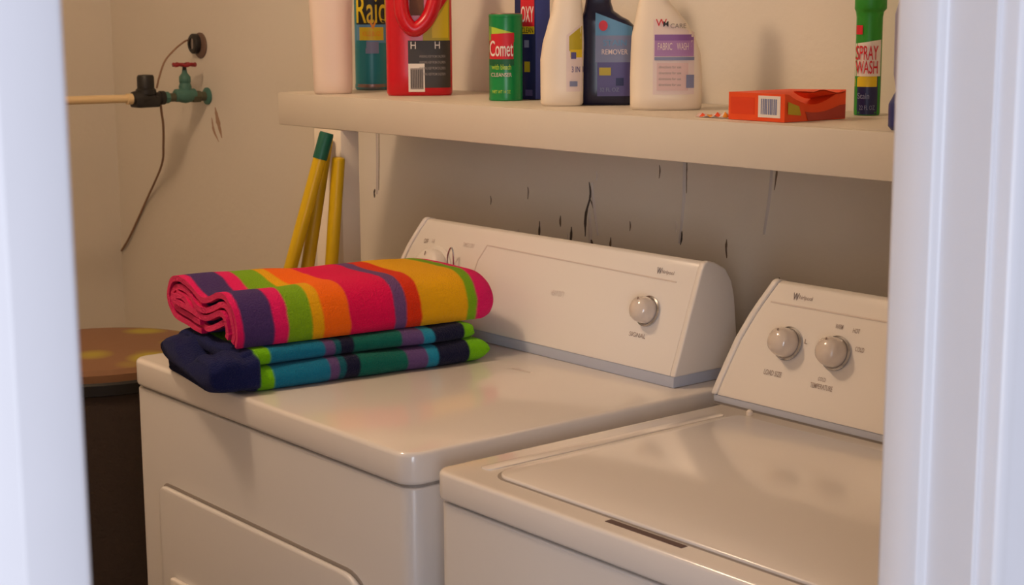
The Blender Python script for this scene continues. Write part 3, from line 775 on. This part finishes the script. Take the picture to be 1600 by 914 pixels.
for k in range(4): b.text('directions for use', 6*s, (66-9*k)*s, 4*s, 34*s, P_GREY, c, .0030)
lathe('cap', [(.0155, 0), (.0175, .001), (.0175, .026), (.014, .030)], WHITEHD, c, Matrix.Translation((-20*s, 0, 215*s)), 20)

# 9 crumpled orange box
A = Vector((.413, .500)); Bc = Vector((.513, .499)); Dv = Vector((.018, .118))
c = thing('orange_box', 'crushed orange box lying flat with a barcode on its end', 'box', (A.x, A.y, ZS), math.atan2((Bc-A).y, (Bc-A).x))
def dent(x, y, z):
    k = max(0, 1-((y-.055)/.05)**2)*max(0, 1-((x-.10)/.06)**2)
    return Vector((x-.010*k*(z/.035), y, z-.014*k*(z/.035)+.003*math.sin(y*60)*(z/.035)*(x/.1)))
bm = bmesh.new(); nx, ny, nzv = 8, 12, 3; WX, WY, HZ = .098, .120, .036
def grid(f, a, b_, flip=False):
    g = [[bm.verts.new(dent(*f(i/a, k/b_))) for k in range(b_+1)] for i in range(a+1)]
    for i in range(a):
        for k in range(b_): bm.faces.new((g[i][k], g[i+1][k], g[i+1][k+1], g[i][k+1]))
grid(lambda u, v: (u*WX, v*WY, HZ), nx, ny); grid(lambda u, v: (u*WX, v*WY, .0), nx, ny)
grid(lambda u, v: (u*WX, 0, v*HZ), nx, nzv); grid(lambda u, v: (u*WX, WY, v*HZ), nx, nzv)
grid(lambda u, v: (0, u*WY, v*HZ), ny, nzv); grid(lambda u, v: (WX, u*WY, v*HZ), ny, nzv)
bmesh.ops.remove_doubles(bm, verts=bm.verts[:], dist=.0003)
obj('carton', bm, ORANGE, c, angle=25)
q = lambda x0, x1, z0, z1, m, o, n: box(n, (x0, -o, z0), (x1, .0003, z1), m, c)
q(.053, .091, .005, .033, P_WHITE, .0006, 'barcode_label')
for k in range(9): q(.058+.0031*k, .0595+.0031*k+.0004*(k % 3), .009, .029, P_BGREY, .0010, 'barcode_bar')
q(.004, .046, .008, .030, mat('red_orange_print', (226, 62, 16), .55), .0004, 'printed_panel')
bm = bmesh.new()
for (y0, y1, z0, z1) in ((.006, .034, .010, .026),):
    g = [[bm.verts.new(dent(WX, y0+(y1-y0)*i/4, z0+(z1-z0)*k/2)+Vector((.0008, 0, 0))) for k in range(3)] for i in range(5)]
    for i in range(4):
        for k in range(2): bm.faces.new((g[i][k], g[i+1][k], g[i+1][k+1], g[i][k+1]))
obj('printed_panel', bm, P_OLIVE, c)
bm = bmesh.new()
g = [[bm.verts.new(dent(WX, .045+.074*i/6, .001+.017*k/2)+Vector((.0008, 0, 0))) for k in range(3)] for i in range(7)]
for i in range(6):
    for k in range(2): bm.faces.new((g[i][k], g[i+1][k], g[i+1][k+1], g[i][k+1]))
obj('printed_panel', bm, ORANGED, c)
bm = bmesh.new()
fl = [[Vector((WX-.03+.035*u, .050+.065*v, HZ+.0015+.0025*math.sin(2*PI*v)*u-.010*(1-u)*math.sin(PI*v))) for v in [k/6 for k in range(7)]] for u in [i/4 for i in range(5)]]
g = [[bm.verts.new(p) for p in row] for row in fl]; g2 = [[bm.verts.new(p-Vector((0, 0, .0012))) for p in row] for row in fl]
for i in range(4):
    for k in range(6): bm.faces.new((g[i][k], g[i+1][k], g[i+1][k+1], g[i][k+1])); bm.faces.new((g2[i][k], g2[i][k+1], g2[i+1][k+1], g2[i+1][k]))
obj('torn_flap', bm, ORANGE, c)

# scrap of the wrapper left of the orange box
bm = bmesh.new(); g = []
for i in range(9):
    row = []
    for k in range(4):
        u, v = i/8, k/3
        row.append(bm.verts.new((u*.052, v*.020*(1-.4*u)+.006*u, .0012+.012*abs(noise.noise(Vector((u*6, v*4, 2)))))))
    g.append(row)
for i in range(8):
    for k in range(3):
        fc = bm.faces.new((g[i][k], g[i+1][k], g[i+1][k+1], g[i][k+1])); fc.material_index = (i*7+k*5) % 4
me = bpy.data.meshes.new('paper_scrap'); bm.to_mesh(me); bm.free()
for m in (P_PINK, P_ORANGE, P_LPINK, ORANGE): me.materials.append(m)
o = obj('paper_scrap', me); o.location = (.352, .500, ZS-.0005); tag(o, 'small orange and white paper scrap left of the orange box', 'paper')
sol = o.modifiers.new('thick', 'SOLIDIFY'); sol.thickness = .0006

# 10 green and navy spray can
s = 1/1133; R = 20*s
c = on_shelf('spray_can', 'green and navy spray can with red lettering near the right jamb', 'can', .479, .706, 38.2)
b = Loft([(0, R*.97, R*.97, 0), (4*s, R, R, 0), (150*s, R, R, 0), (158*s, R*1.06, R*1.06, 0), (163*s, R*1.22, R*1.22, 1*s), (195*s, R*1.22, R*1.22, 1*s), (205*s, R*1.1, R*1.1, 1*s)], 2)
b.build('body', SPGREEN, c)
b.patch('label', c, [(-R*.97, R*.97, 1*s, 48*s, SPNAVY, 62*s), (-R*.97, R*.7, 44*s, 56*s, P_YEL, 74*s), (-R*.97, R*.92, 60*s, 110*s, P_WHITE, 116*s), (-R*.97, -R*.5, 124*s, 138*s, P_RED)])
b.text('SPRAY', -R*.12, 96*s, 22*s, 34*s, P_RED, c, .0026); b.text('WASH', -R*.12, 74*s, 20*s, 34*s, P_RED, c, .0026)
b.text('22 FL OZ', 0, 12*s, 7*s, 24*s, P_BGREY, c, .0022); b.text('Stain', -R*.3, 30*s, 9*s, 18*s, P_BGREY, c, .0022)
# 11 bottle cut by the jamb
s = 1/1307; R = 24*s
c = on_shelf('blue_bottle', 'dark blue and lavender bottle mostly hidden behind the right jamb', 'bottle', .694, .503, 37)
b = Loft([(0, R*.8, R*.8, 0), (6*s, R, R, 0), (40*s, R, R, 0), (54*s, R*.72, R*.72, 0), (60*s, R*.55, R*.55, 0)], 2)
b.build('body', RBLUE, c)
lathe('upper_part', [(R*.55, 0), (R*.75, .02), (R*.8, .09), (R*.5, .11), (R*.5, .13)], LAV, c, Matrix.Translation((0, 0, 60*s)), 24)
